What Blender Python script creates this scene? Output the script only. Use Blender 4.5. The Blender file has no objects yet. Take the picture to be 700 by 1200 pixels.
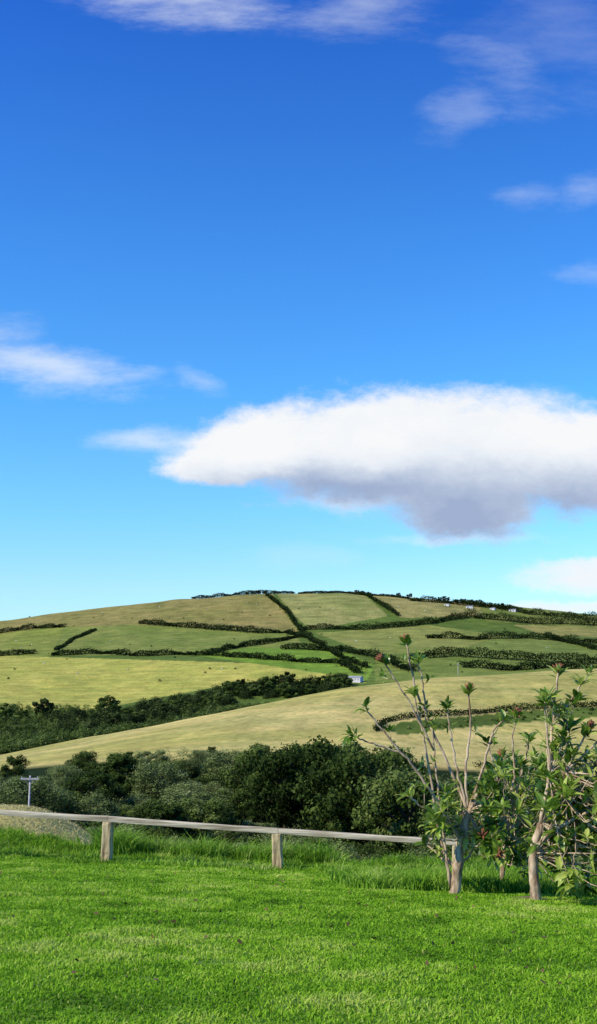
import bpy, math, random
import numpy as np
from mathutils import Vector
rng = np.random.default_rng(11)
random.seed(5)
scene = bpy.context.scene
COL = scene.collection
scene.view_settings.view_transform = 'Standard'
scene.view_settings.look = 'None'
scene.view_settings.exposure = 0

# ------------------------------------------------------------------ camera
PITCH = math.atan(200/1152.0); CZ = 1.6
cp, sp_ = math.cos(PITCH), math.sin(PITCH)
cam_d = bpy.data.cameras.new("camera"); cam = bpy.data.objects.new("camera", cam_d)
COL.objects.link(cam); scene.camera = cam
cam_d.sensor_fit = 'VERTICAL'; cam_d.sensor_height = 24; cam_d.lens = 24*1152/1200.0
cam_d.clip_start = 0.05; cam_d.clip_end = 30000
cam.location = (0, 0, CZ); cam.rotation_euler = (math.pi/2+PITCH, 0, 0)

def tn(py): return np.tan(PITCH+np.arctan((600-np.asarray(py, float))/1152))
def sx(px, py=800.):
    v = (600-np.asarray(py, float))/1152
    return (np.asarray(px, float)-350)/1152/(cp-v*sp_)
def proj(x, y, z):
    f = np.maximum(y*cp+(z-CZ)*sp_, 0.01); u = -y*sp_+(z-CZ)*cp
    return 350+1152*x/f, 600-1152*u/f
def sstep(a, b, x):
    t = np.clip((np.asarray(x, float)-a)/(b-a), 0, 1); return t*t*(3-2*t)
def _hash(i, j, seed):
    h = (i*374761393+j*668265263+seed*2246822519) & 0xffffffff
    h = ((h ^ (h >> 13))*1274126177) & 0xffffffff
    return ((h ^ (h >> 16)) & 0xffff)/65535.0
def vnoise(x, y, seed=0):
    x = np.asarray(x, float); y = np.asarray(y, float)
    i = np.floor(x).astype(np.int64); j = np.floor(y).astype(np.int64)
    fx = x-i; fy = y-j; fx = fx*fx*(3-2*fx); fy = fy*fy*(3-2*fy)
    a = _hash(i, j, seed); b = _hash(i+1, j, seed); c = _hash(i, j+1, seed); d = _hash(i+1, j+1, seed)
    return (a*(1-fx)+b*fx)*(1-fy)+(c*(1-fx)+d*fx)*fy-0.5
def fbm(x, y, seed=0, o=4):
    r = 0; a = 1.
    for k in range(o):
        r = r+a*vnoise(x*2**k, y*2**k, seed+k*7); a *= .5
    return r

# ------------------------------------------------------------------ terrain heights
def lawn_z(x, y):
    t = np.asarray(y, float)-5
    down = np.where(t > 0, np.sqrt(t*t+1.5)-1.22+t*0, 0)
    z = -0.129*down - 0.035*np.clip(x, -25, 25)*sstep(3, 16, y)
    return z + 0.04*vnoise(np.asarray(x)/2.1, np.asarray(y)/2.1, 3) + 0.015*vnoise(np.asarray(x)/.6, np.asarray(y)/.6, 4)
CP = np.array([-500, -150, 0, 100, 200, 300, 400, 500, 600, 700, 900, 1300.])
def A(*v): return np.array(v if len(v) > 1 else [v[0]]*12, float)
rows = [
 (A(17), 'L', None),
 (A(24), 'z', A(-4.2)), (A(38), 'z', A(-9.5)),
 (A(60), 'z', A(-15.5)), (A(110), 'z', A(-20, -21, -22, -23, -24, -24, -24, -24, -24, -23, -22, -20)),
 (A(190), 'z', A(-22, -22, -22, -24, -27, -28, -28, -27, -27, -26, -25, -22)),
 (A(285), 'p', A(905, 903, 901, 890, 884, 882, 886, 892, 899, 900, 900, 900)),
 (A(330, 345, 360, 375, 390, 400, 415, 430, 450, 470, 500, 560), 'p', A(900, 895, 888, 869, 849, 827, 807, 795, 789, 784, 778, 775)),
 (A(560, 560, 560, 560, 560, 560, 570, 580, 590, 600, 620, 660), 'p', A(885, 882, 880, 864, 862, 858, 850, 845, 840, 835, 830, 830)),
 (A(740), 'p', A(835, 832, 830, 832, 830, 828, 822, 814, 806, 802, 795, 795)),
 (A(1000), 'p', A(800, 785, 780, 777, 773, 770, 768, 767, 766, 766, 766, 766)),
 (A(1250), 'p', A(775, 755, 750, 743, 738, 735, 733, 735, 738, 743, 747, 750)),
 (A(1450), 'p', A(765, 738, 728, 714.5, 704, 696.5, 695, 701.5, 711, 721, 725, 740)),
 (A(1600), 'p', A(772, 745, 735, 722, 712, 706, 706, 711, 719, 727, 731, 745)),
 (A(2200), 'z', A(-15)), (A(4500), 'z', A(-40)), (A(12000), 'z', A(-70)),
]
pxs = np.linspace(-500, 1300, 361)
def smooth(a, n=9):
    k = np.hanning(n+2)[1:-1]; k /= k.sum()
    return np.convolve(np.pad(a, n//2, mode='edge'), k, mode='valid')
Dk, Zk = [], []
for d, kind, v in rows:
    dd = smooth(np.interp(pxs, CP, d))
    if kind == 'L': zz = lawn_z(sx(pxs)*17, np.full_like(pxs, 17.))
    elif kind == 'z': zz = smooth(np.interp(pxs, CP, v))
    else: zz = CZ+dd*tn(smooth(np.interp(pxs, CP, v)))
    Dk.append(dd); Zk.append(zz)
Dk = np.array(Dk); Zk = np.array(Zk)
LOGR = np.linspace(math.log(17), math.log(12000), 1200); RR = np.exp(LOGR)
def pchip(x, y, q):
    h = np.diff(x); dl = np.diff(y)/h; m = np.zeros_like(y)
    w1 = 2*h[1:]+h[:-1]; w2 = h[1:]+2*h[:-1]
    same = dl[:-1]*dl[1:] > 0
    with np.errstate(divide='ignore', invalid='ignore'):
        m[1:-1] = np.where(same, (w1+w2)/(w1/dl[:-1]+w2/dl[1:]), 0)
    m[0] = dl[0]; m[-1] = dl[-1]
    i = np.clip(np.searchsorted(x, q)-1, 0, len(h)-1); t = (q-x[i])/h[i]
    return ((2*t**3-3*t**2+1)*y[i]+(t**3-2*t**2+t)*h[i]*m[i]+(-2*t**3+3*t**2)*y[i+1]+(t**3-t**2)*h[i]*m[i+1])
TAB = np.array([pchip(Dk[:, c], Zk[:, c], RR) for c in range(len(pxs))])
S_COL = sx(pxs)
def H(x, y):
    x = np.asarray(x, float); y = np.asarray(y, float)
    yy = np.clip(y, 17.001, 11999)
    s = np.clip(x/yy, S_COL[0]+1e-6, S_COL[-1]-1e-6)
    ci = (s-S_COL[0])/(S_COL[1]-S_COL[0]); ri = (np.log(yy)-LOGR[0])/(LOGR[1]-LOGR[0])
    c0 = np.clip(np.floor(ci).astype(int), 0, len(pxs)-2); r0 = np.clip(np.floor(ri).astype(int), 0, 1198)
    a = ci-c0; b = ri-r0
    z = (TAB[c0, r0]*(1-a)+TAB[c0+1, r0]*a)*(1-b)+(TAB[c0, r0+1]*(1-a)+TAB[c0+1, r0+1]*a)*b
    z = z+2.0*np.exp(-((y-21.3)/3.4)**2)*sstep(-1.6, -5.6, x)
    amp = sstep(25, 120, y)*0.8+sstep(500, 1000, y)*1.0
    z = z+amp*fbm(x/45, y/45, 21, 3)
    w = sstep(16.6, 18.2, y)
    return lawn_z(x, y)*(1-w)+z*w
def hit(px, py, d0, d1):
    d = np.linspace(d0, d1, 500); v = (600-py)/1152
    k = (px-350)/1152/(cp-v*sp_)
    g = H(k*d, d)-(CZ+d*float(tn(py)))
    w = np.where(g >= 0)[0]
    i = w[0] if len(w) else int(np.argmax(g/d))
    return k*d[i], d[i]

# ------------------------------------------------------------------ mesh helpers
def np_mesh(name, V, Fs, mat=None, smooth_=False, tint=None, color=None):
    V = np.asarray(V, np.float32)
    if not isinstance(Fs, (list, tuple)): Fs = [Fs]
    Fs = [np.asarray(f, np.int32) for f in Fs if len(f)]
    loops = np.concatenate([f.ravel() for f in Fs]); tot = np.concatenate([np.full(len(f), f.shape[1], np.int32) for f in Fs])
    st = np.concatenate([[0], np.cumsum(tot)[:-1]]).astype(np.int32)
    m = bpy.data.meshes.new(name)
    m.vertices.add(len(V)); m.vertices.foreach_set("co", V.ravel())
    m.loops.add(len(loops)); m.loops.foreach_set("vertex_index", loops)
    m.polygons.add(len(tot)); m.polygons.foreach_set("loop_start", st)
    try: m.polygons.foreach_set("loop_total", tot)
    except Exception: pass
    m.update(calc_edges=True)
    m.polygons.foreach_set("use_smooth", np.full(len(tot), smooth_, bool))
    if tint is not None:
        a = m.attributes.new("tint", 'FLOAT', 'POINT'); a.data.foreach_set("value", np.asarray(tint, np.float32))
    if color is not None:
        a = m.attributes.new("Col", 'FLOAT_COLOR', 'POINT'); a.data.foreach_set("color", np.asarray(color, np.float32).ravel())
    if mat: m.materials.append(mat)
    return m
class Geo:
    def __init__(s): s.V = []; s.F = {}; s.n = 0; s.T = []
    def add(s, V, F, t=0.5):
        V = np.asarray(V, float); s.V.append(V)
        for f in (F if isinstance(F, list) else [F]):
            f = np.asarray(f, int)
            if len(f): s.F.setdefault(f.shape[1], []).append(f+s.n)
        s.n += len(V); s.T.append(np.full(len(V), t) if np.isscalar(t) else t)
    def mesh(s, name, mat, smooth_=False):
        return np_mesh(name, np.concatenate(s.V), [np.concatenate(v) for v in s.F.values()], mat, smooth_, tint=np.concatenate(s.T))
def tube(path, rad, sides=8, squash=1.0, rough=0.0, cap=True):
    P = np.asarray(path, float); n = len(P); rad = np.broadcast_to(rad, (n,)).astype(float)
    T = np.gradient(P, axis=0); T /= np.linalg.norm(T, axis=1)[:, None]+1e-9
    V = []
    ref = np.array([0, 0, 1.]) if abs(T[0][2]) < .9 else np.array([1., 0, 0])
    for i in range(n):
        a = np.cross(T[i], ref); a /= np.linalg.norm(a)+1e-9; b = np.cross(a, T[i])
        th = np.arange(sides)/sides*2*math.pi
        r = rad[i]*(1+rough*(rng.random(sides)-.5))
        V.append(P[i]+np.outer(np.cos(th)*r, a)+np.outer(np.sin(th)*r*squash, b))
        ref = b
    V = np.concatenate(V); F = []
    k = np.arange(sides); k2 = (k+1) % sides
    for i in range(n-1): F.append(np.stack([i*sides+k, i*sides+k2, (i+1)*sides+k2, (i+1)*sides+k], 1))
    F = [np.concatenate(F)]
    if cap: F.append(np.array([k[::-1], (n-1)*sides+k]))
    return V, F
def box(c, h):
    c = np.array(c); h = np.array(h)
    V = np.array([[x, y, z] for x in (-1, 1) for y in (-1, 1) for z in (-1, 1)])*h+c
    return V, np.array([[0, 1, 3, 2], [4, 6, 7, 5], [0, 4, 5, 1], [2, 3, 7, 6], [0, 2, 6, 4], [1, 5, 7, 3]])
def unit(v): return v/(np.linalg.norm(v, axis=-1, keepdims=True)+1e-9)
def leaf_quads(C, Nrm, size, aspect=.6):
    n = len(C); r = unit(rng.normal(size=(n, 3))); a = unit(np.cross(Nrm, r)); b = np.cross(Nrm, a)
    s = np.asarray(size).reshape(-1, 1)*np.ones((n, 1))
    V = np.stack([C-a*s*.5, C+b*s*.5*aspect, C+a*s*.5, C-b*s*.5*aspect], 1).reshape(-1, 3)
    return V, np.arange(4*n).reshape(n, 4)
def blades(P, Hh, W, lean=.45, bend=1.0):
    n = len(P); th = rng.random(n)*2*math.pi; ph = rng.random(n)*2*math.pi
    w = np.stack([np.cos(th), np.sin(th), np.zeros(n)], 1)*(W*.5)[:, None]
    l = np.stack([np.cos(ph), np.sin(ph), np.zeros(n)], 1)*(Hh*lean*rng.random(n))[:, None]
    up = np.zeros((n, 3)); up[:, 2] = Hh
    mid = P+up*.55+l*.35; tip = P+up*(1-.15*bend)+l*1.3
    V = np.stack([P-w, P+w, mid+w*.8, mid-w*.8, tip], 1).reshape(-1, 3)
    b = np.arange(n)[:, None]*5
    return V, [b+np.array([0, 1, 2, 3]), b+np.array([3, 2, 4])]
def obj(name, data, parent=None, kind=None, label=None, category=None, group=None, loc=None):
    o = bpy.data.objects.new(name, data); COL.objects.link(o)
    if parent: o.parent = parent
    if kind: o["kind"] = kind
    if label: o["label"] = label
    if category: o["category"] = category
    if group: o["group"] = group
    if loc is not None: o.location = loc
    return o

# ------------------------------------------------------------------ materials
def lin(c): return tuple((v/255/12.92) if v/255 <= .04045 else ((v/255+.055)/1.055)**2.4 for v in c)
def newmat(name):
    m = bpy.data.materials.new(name); m.use_nodes = True; nt = m.node_tree; nt.nodes.clear()
    o = nt.nodes.new('ShaderNodeOutputMaterial'); return m, nt, o
def nn(nt, t, **kw):
    n = nt.nodes.new(t)
    for k, v in kw.items():
        if k in n.inputs: n.inputs[k].default_value = v
        else: setattr(n, k, v)
    return n
def ramp(nt, fac, stops):
    r = nt.nodes.new('ShaderNodeValToRGB'); e = r.color_ramp.elements
    while len(e) < len(stops): e.new(.5)
    for i, (p, c) in enumerate(stops): e[i].position = p; e[i].color = (*c, 1)
    nt.links.new(fac, r.inputs[0]); return r.outputs[0]
def mixc(nt, fac, a, b, mode='MIX'):
    m = nt.nodes.new('ShaderNodeMix'); m.data_type = 'RGBA'; m.blend_type = mode
    for s, v in ((0, fac), (6, a), (7, b)):
        if hasattr(v, 'is_output'): nt.links.new(v, m.inputs[s])
        else: m.inputs[s].default_value = v if s == 0 else (*v, 1)
    return m.outputs[2]
def mathn(nt, op, *a):
    m = nt.nodes.new('ShaderNodeMath'); m.operation = op
    for i, v in enumerate(a):
        if hasattr(v, 'is_output'): nt.links.new(v, m.inputs[i])
        else: m.inputs[i].default_value = v
    return m.outputs[0]
def foliage(name, stops, transl=.25, rough=.6, spec=.2, noise_scale=1.0, vary=.35, objrand=.0):
    m, nt, o = newmat(name)
    at = nn(nt, 'ShaderNodeAttribute', attribute_name="tint")
    geo = nt.nodes.new('ShaderNodeNewGeometry')
    nz = nn(nt, 'ShaderNodeTexNoise', Scale=noise_scale, Detail=1.0); nt.links.new(geo.outputs['Position'], nz.inputs['Vector'])
    f = mathn(nt, 'ADD', at.outputs['Fac'], mathn(nt, 'MULTIPLY', mathn(nt, 'SUBTRACT', nz.outputs['Fac'], .5), vary*2))
    if objrand:
        oi = nt.nodes.new('ShaderNodeObjectInfo')
        f = mathn(nt, 'ADD', f, mathn(nt, 'MULTIPLY', mathn(nt, 'SUBTRACT', oi.outputs['Random'], .5), objrand))
    c = ramp(nt, f, stops)
    b = nn(nt, 'ShaderNodeBsdfPrincipled', Roughness=rough); b.inputs['Specular IOR Level'].default_value = spec
    nt.links.new(c, b.inputs['Base Color'])
    t = nt.nodes.new('ShaderNodeBsdfTranslucent'); nt.links.new(c, t.inputs['Color'])
    mx = nn(nt, 'ShaderNodeMixShader'); mx.inputs[0].default_value = transl
    nt.links.new(b.outputs[0], mx.inputs[1]); nt.links.new(t.outputs[0], mx.inputs[2]); nt.links.new(mx.outputs[0], o.inputs[0])
    return m
def solid(name, c1, c2, scale=5., rough=.8, stretch=(1, 1, 1), bump=.3, spec=.2, lo=.3, hi=.7):
    m, nt, o = newmat(name)
    tc = nt.nodes.new('ShaderNodeTexCoord'); mp = nn(nt, 'ShaderNodeMapping'); mp.inputs['Scale'].default_value = stretch
    nt.links.new(tc.outputs['Object'], mp.inputs[0])
    nz = nn(nt, 'ShaderNodeTexNoise', Scale=scale, Detail=6.0); nt.links.new(mp.outputs[0], nz.inputs['Vector'])
    c = ramp(nt, nz.outputs['Fac'], [(lo, c1), (hi, c2)])
    b = nn(nt, 'ShaderNodeBsdfPrincipled', Roughness=rough); b.inputs['Specular IOR Level'].default_value = spec
    nt.links.new(c, b.inputs['Base Color'])
    bp = nn(nt, 'ShaderNodeBump', Strength=bump, Distance=.02); nt.links.new(nz.outputs['Fac'], bp.inputs['Height']); nt.links.new(bp.outputs[0], b.inputs['Normal'])
    nt.links.new(b.outputs[0], o.inputs[0]); return m

M_grass = foliage("lawn_grass_blades", [(0, (.065, .15, .008)), (.35, (.17, .36, .014)), (.7, (.31, .52, .03)), (1, (.52, .60, .12))], .32, .6, .08, .55, .16)
M_long = foliage("long_grass_blades", [(0, (.045, .11, .008)), (.5, (.16, .33, .02)), (.85, (.32, .50, .06)), (1, (.54, .52, .20))], .3, .6, .05, .7, .3)
M_dry = foliage("dry_grass_blades", [(0, (.32, .32, .10)), (.5, (.56, .49, .21)), (1, (.68, .60, .32))], .4, .8, .05, .8, .15)
M_wood = foliage("woodland_leaves", [(0, (.012, .022, .004)), (.4, (.042, .072, .012)), (.75, (.12, .17, .032)), (1, (.22, .27, .07))], .3, .7, .05, .25, .25, .40)
M_will = foliage("willow_leaves", [(0, (.028, .044, .010)), (.4, (.10, .14, .035)), (.75, (.22, .27, .08)), (1, (.34, .38, .15))], .3, .7, .05, .25, .25, .40)
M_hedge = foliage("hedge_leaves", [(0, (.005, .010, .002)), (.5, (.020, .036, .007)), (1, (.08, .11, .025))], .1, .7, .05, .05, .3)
M_shrub = foliage("shrub_leaves", [(0, (.02, .05, .006)), (.35, (.085, .17, .014)), (.7, (.28, .40, .045)), (1, (.55, .60, .13))], .38, .33, .4, 3.0, .25)
M_bark = solid("bark", (.05, .04, .025), (.14, .11, .075), 6, .9, (1, 1, .3), .6)
M_pbark = solid("pale_bark", (.20, .12, .06), (.58, .44, .27), 16, .85, (1, 1, .35), .8, lo=.35, hi=.60)
M_post = solid("weathered_post_timber", (.20, .14, .06), (.56, .44, .22), 22, .9, (1, 1, .12), .8, lo=.35, hi=.60)
M_rail = solid("weathered_rail_timber", (.28, .22, .12), (.68, .58, .37), 24, .9, (.06, 1, 1), .8, lo=.36, hi=.60)
M_dead = solid("dried_seed_heads", (.13, .04, .02), (.36, .14, .06), 30, .8)
M_fall = solid("fallen_leaf_brown", (.06, .035, .015), (.20, .12, .05), 3, .8)
M_pole = solid("pole_timber", (.36, .33, .28), (.54, .50, .44), 3)
M_wool = solid("sheep_wool", (.6, .57, .48), (.78, .75, .66), 8)
M_wall = solid("whitewashed_wall", (.52, .51, .47), (.66, .65, .60), 2)
M_roof = solid("slate_roof", (.22, .22, .22), (.34, .34, .34), 2)
M_dark = solid("dark_opening", (.02, .02, .025), (.04, .04, .045), 2)
M_soil = solid("bare_soil", (.10, .07, .035), (.22, .16, .08), 6, .95, bump=.8)

# ------------------------------------------------------------------ ground sheet + land cover
y0 = -60
yr = np.concatenate([np.linspace(-50, 17, 30), np.linspace(17.3, 30, 40), np.geomspace(31, 280, 80), np.linspace(282, 520, 110), np.linspace(524, 1500, 270), np.geomspace(1520, 12000, 36)])
spg = np.concatenate([np.linspace(-1.5, -.38, 40), np.linspace(-.375, .375, 430), np.linspace(.38, 1.5, 40)])
SG, YG = np.meshgrid(spg, yr); XG = SG*(YG-y0)
ZG = H(XG, YG)-0.07*(1-sstep(17, 17.8, YG))
PX, PY = proj(XG, YG, ZG)
def inpoly(px, py, poly):
    r = np.zeros(px.shape, bool); n = len(poly)
    for i in range(n):
        x1, y1 = poly[i]; x2, y2 = poly[(i+1) % n]
        if y1 == y2: continue
        c = ((y1 > py) != (y2 > py)) & (px < (x2-x1)*(py-y1)/(y2-y1)+x1); r ^= c
    return r
GAIN = .84
def L(*c): return np.array(lin(c))*GAIN
colr = np.zeros(XG.shape+(3,)); colr[:] = L(98, 122, 48)
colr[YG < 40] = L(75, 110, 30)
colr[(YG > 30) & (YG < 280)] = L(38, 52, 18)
tan = L(206, 186, 116); tan2 = L(184, 172, 94)
crest = np.interp(PX, CP, rows[7][0]); foot = 280
mid = (YG >= foot) & (YG < 520)
f = sstep(-.5, .5, fbm(XG/50, YG/35, 5))[..., None]
colr = np.where(mid[..., None], tan*(1-f)+tan2*f, colr)
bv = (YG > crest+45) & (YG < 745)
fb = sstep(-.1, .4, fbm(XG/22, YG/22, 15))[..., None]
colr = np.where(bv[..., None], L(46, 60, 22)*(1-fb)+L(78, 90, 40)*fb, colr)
scr = mid & inpoly(PX, PY, [(455, 855), (470, 846), (540, 840), (640, 831), (760, 826), (760, 836), (620, 846), (520, 855), (470, 862)]); colr[scr] = L(92, 108, 46)
hill = YG >= 700
def paint(poly, c, amt=.65):
    k = hill & inpoly(PX, PY, poly)
    n = sstep(-.35, .45, fbm(XG/34, YG/60, 9))[..., None]
    c = np.array(c); c2 = c*np.array([.70, .82, .66])
    colr[k] = (c*(1-n*amt)+c2*n*amt)[k]
colr[hill] = L(100, 118, 52)
paint([(-300, 800), (-300, 765), (0, 724), (60, 718), (300, 690), (320, 697), (350, 740), (160, 732), (60, 735), (0, 742)], L(154, 140, 82))
paint([(60, 735), (160, 732), (345, 740), (355, 758), (240, 768), (60, 768)], L(136, 142, 70))
paint([(-300, 800), (0, 742), (75, 735), (60, 768), (-300, 820)], L(148, 150, 72))
paint([(-400, 815), (0, 768), (60, 770), (400, 780), (430, 800), (390, 797), (280, 800), (110, 832), (-300, 845)], L(192, 182, 90), .45)
paint([(230, 768), (300, 758), (400, 762), (440, 780), (430, 797), (330, 782)], L(126, 152, 58))
paint([(320, 690), (420, 690), (455, 722), (365, 738), (345, 722)], L(158, 154, 90))
paint([(425, 690), (560, 705), (570, 722), (470, 724)], L(164, 152, 92))
paint([(370, 742), (500, 732), (590, 745), (520, 765), (440, 768)], L(150, 150, 78))
paint([(560, 708), (760, 715), (760, 740), (570, 728)], L(130, 136, 68))
paint([(520, 765), (590, 745), (760, 752), (760, 790), (440, 800), (440, 770)], L(128, 138, 66))
paint([(600, 732), (760, 736), (760, 748), (640, 745)], L(154, 146, 82))
k = (sstep(-2.0, -4.4, XG)*(YG > 17.8)*(YG < 27))[..., None]
colr = colr*(1-k)+L(196, 182, 108)*k
mm = 1+.30*fbm(XG/9, YG/9, 77, 3)[..., None]
colr = colr*np.clip(mm, .5, 1.5)
nr, nc = XG.shape
idx = np.arange(nr*nc).reshape(nr, nc)
F = np.stack([idx[:-1, :-1], idx[:-1, 1:], idx[1:, 1:], idx[1:, :-1]], -1).reshape(-1, 4)
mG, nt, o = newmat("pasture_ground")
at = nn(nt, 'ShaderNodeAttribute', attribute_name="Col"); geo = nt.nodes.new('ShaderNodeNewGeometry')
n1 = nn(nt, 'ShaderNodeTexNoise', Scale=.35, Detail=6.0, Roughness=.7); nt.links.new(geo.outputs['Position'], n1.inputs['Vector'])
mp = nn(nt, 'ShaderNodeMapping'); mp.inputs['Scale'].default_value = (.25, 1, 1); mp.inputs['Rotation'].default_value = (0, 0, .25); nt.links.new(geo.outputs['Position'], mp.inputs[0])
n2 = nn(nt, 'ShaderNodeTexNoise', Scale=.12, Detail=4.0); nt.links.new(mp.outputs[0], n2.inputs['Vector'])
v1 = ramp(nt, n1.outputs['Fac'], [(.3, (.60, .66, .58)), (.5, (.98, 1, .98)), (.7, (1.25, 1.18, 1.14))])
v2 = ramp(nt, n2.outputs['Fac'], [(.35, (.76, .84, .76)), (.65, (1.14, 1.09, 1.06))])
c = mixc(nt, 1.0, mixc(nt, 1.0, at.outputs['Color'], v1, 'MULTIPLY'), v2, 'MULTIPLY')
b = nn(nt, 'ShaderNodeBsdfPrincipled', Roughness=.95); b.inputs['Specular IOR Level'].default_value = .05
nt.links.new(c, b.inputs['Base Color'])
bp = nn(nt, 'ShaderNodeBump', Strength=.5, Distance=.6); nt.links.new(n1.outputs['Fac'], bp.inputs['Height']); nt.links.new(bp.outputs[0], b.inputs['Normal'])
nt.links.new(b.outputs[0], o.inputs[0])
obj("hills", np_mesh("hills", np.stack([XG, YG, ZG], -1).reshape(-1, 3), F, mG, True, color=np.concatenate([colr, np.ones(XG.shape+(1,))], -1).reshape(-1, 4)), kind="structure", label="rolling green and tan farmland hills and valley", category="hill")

lx = np.linspace(-16, 16, 170); ly = np.linspace(-9, 17.7, 150); LX, LY = np.meshgrid(lx, ly)
idx = np.arange(LX.size).reshape(LX.shape); F = np.stack([idx[:-1, :-1], idx[:-1, 1:], idx[1:, 1:], idx[1:, :-1]], -1).reshape(-1, 4)
mL = solid("lawn_turf", (.06, .12, .010), (.15, .27, .018), 2.2, .95, bump=.6)
obj("lawn", np_mesh("lawn", np.stack([LX, LY, H(LX, LY)], -1).reshape(-1, 3), F, mL, True), kind="structure", label="mown bright green garden lawn sloping to fence", category="lawn")

posts_x = [-8.3, -5.65, -2.99, -0.32, 2.47]
FY = 16.0
def scatter(n, ya, yb, pw, marg=1.3):
    u = rng.random(n); e = 1-pw
    y = (ya**e+u*(yb**e-ya**e))**(1/e)
    x = (rng.random(n)*2-1)*(.33*y+marg)
    return x, y
x, y = scatter(420000, 3.6, 17.9, .6)
bare = fbm(x/.55+9, y/.45, 61, 3); kp = ~((bare < -.56) & (rng.random(len(x)) < .75)); x, y = x[kp], y[kp]
tuft = fbm(x/.28, y/.28, 31, 3); patch = fbm(x/1.1, y/1.3, 37, 3); big_ = fbm(x/3.0, y/4.5, 51, 2)
hh = (.014+.012*rng.random(len(x))+.028*np.clip(tuft, 0, 1)+.006*patch)*(1+.03*y)
hh = hh*(1+1.8*sstep(15.2, 16.8, y+.5*vnoise(x/.8, y/.8, 8)))
ww = .0058*(1+.10*y)*(.7+.6*rng.random(len(x)))
P = np.stack([x, y, H(x, y)-.004], 1)
V, F = blades(P, np.maximum(hh, .012), ww, .9)
tint = np.clip(.46+.34*patch+.55*tuft+.16*big_+.22*(rng.random(len(x))-.5)*2+.08*sstep(6, 11, y), 0, 1)
tint = np.where(rng.random(len(x)) < .02, 1, tint)
obj("lawn_grass", np_mesh("lawn_grass", V, F, M_grass, tint=np.repeat(tint, 5)), kind="stuff", label="short mown bright green grass blades", category="grass")

def clumped(cx, cy, rx, ry, n, nc_):
    c = np.stack([cx+rx*(rng.random(nc_)*2-1), cy+ry*(rng.random(nc_)*2-1)], 1); i = rng.integers(0, nc_, n)
    return c[i, 0]+rng.normal(size=n)*.11, c[i, 1]+rng.normal(size=n)*.11, (.6+.8*rng.random(nc_))[i], rng.random(nc_)[i]
Xs, Ys, Hs, Ts = [], [], [], []
for cx, cy, rx, ry, n, k_, h in [(0, 17.3, 8.5, .8, 46000, 380, .14), (-1.4, 17.8, 1.9, .7, 26000, 130, .38), (1.2, 17.6, 2.2, .6, 16000, 90, .26), (4.5, 16.5, 2.6, 1.6, 20000, 120, .18),
      (1.6, 12.5, .8, .4, 13000, 55, .17), (2.9, 12.6, 1.2, .5, 11000, 60, .13), (1.8, 14.5, 1.2, 1.0, 10000, 60, .14), (0, 20.5, 9, 2.5, 36000, 300, .28), (0, 16., 7, .25, 9000, 90, .10)]:
    a, b_, s, t = clumped(cx, cy, rx, ry, n, k_); Xs.append(a); Ys.append(b_); Hs.append(h*s*(.5+rng.random(n)*.8)); Ts.append(.15+.5*t+.35*rng.random(n))
x = np.concatenate(Xs); y = np.concatenate(Ys); h = np.concatenate(Hs); t = np.concatenate(Ts)
keep = ~((x < -2.8) & (y > 18.0)); x, y, h, t = x[keep], y[keep], h[keep], t[keep]
V, F = blades(np.stack([x, y, H(x, y)-.01], 1), h, .010+.008*rng.random(len(x)), .8)
obj("long_grass", np_mesh("long_grass", V, F, M_long, tint=np.repeat(np.clip(t, 0, 1), 5)), kind="stuff", label="unmown tufty grass along fence and shrubs", category="grass")
x = -2.8-rng.random(26000)*6.5; y = 18+rng.random(26000)*7; h = .02+.05*rng.random(26000)
V, F = blades(np.stack([x, y, H(x, y)-.01], 1), h, .014+.008*rng.random(len(x)), 2.0)
obj("dry_grass", np_mesh("dry_grass", V, F, M_dry, tint=np.repeat(np.clip(rng.random(len(x))*.6+.1+.8*fbm(x, y, 3), 0, 1), 5)), kind="stuff", label="straw coloured dry grass on a bank", category="grass")
n = 320; x, y = scatter(n, 5.5, 15, .2)
P = np.stack([x, y, H(x, y)+.022+.012*rng.random(n)], 1); nm = unit(rng.normal(size=(n, 3))*.7+np.array([0, 0, 1]))
V, F = leaf_quads(P, nm, .022+.03*rng.random(n), .6)
obj("fallen_leaves", np_mesh("fallen_leaves", V, F, M_fall), kind="stuff", label="scattered small brown fallen leaves", category="leaves")
g = Geo(); th = np.linspace(0, 2*math.pi, 24, endpoint=False); r = .13*(1+.5*rng.random(24))
cx, cy = 2.5, 11.1
vx = cx+np.cos(th)*r*1.3; vy = cy+np.sin(th)*r
V = np.concatenate([np.stack([vx, vy, H(vx, vy)+.012], 1), [[cx, cy, float(H(cx, cy))+.035]]]); k = np.arange(24)
g.add(V, np.stack([k, (k+1) % 24, np.full(24, 24)], 1)); obj("soil_patch", g.mesh("soil_patch", M_soil, True), kind="structure", label="small bare brown earth patch in lawn", category="soil")

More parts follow.
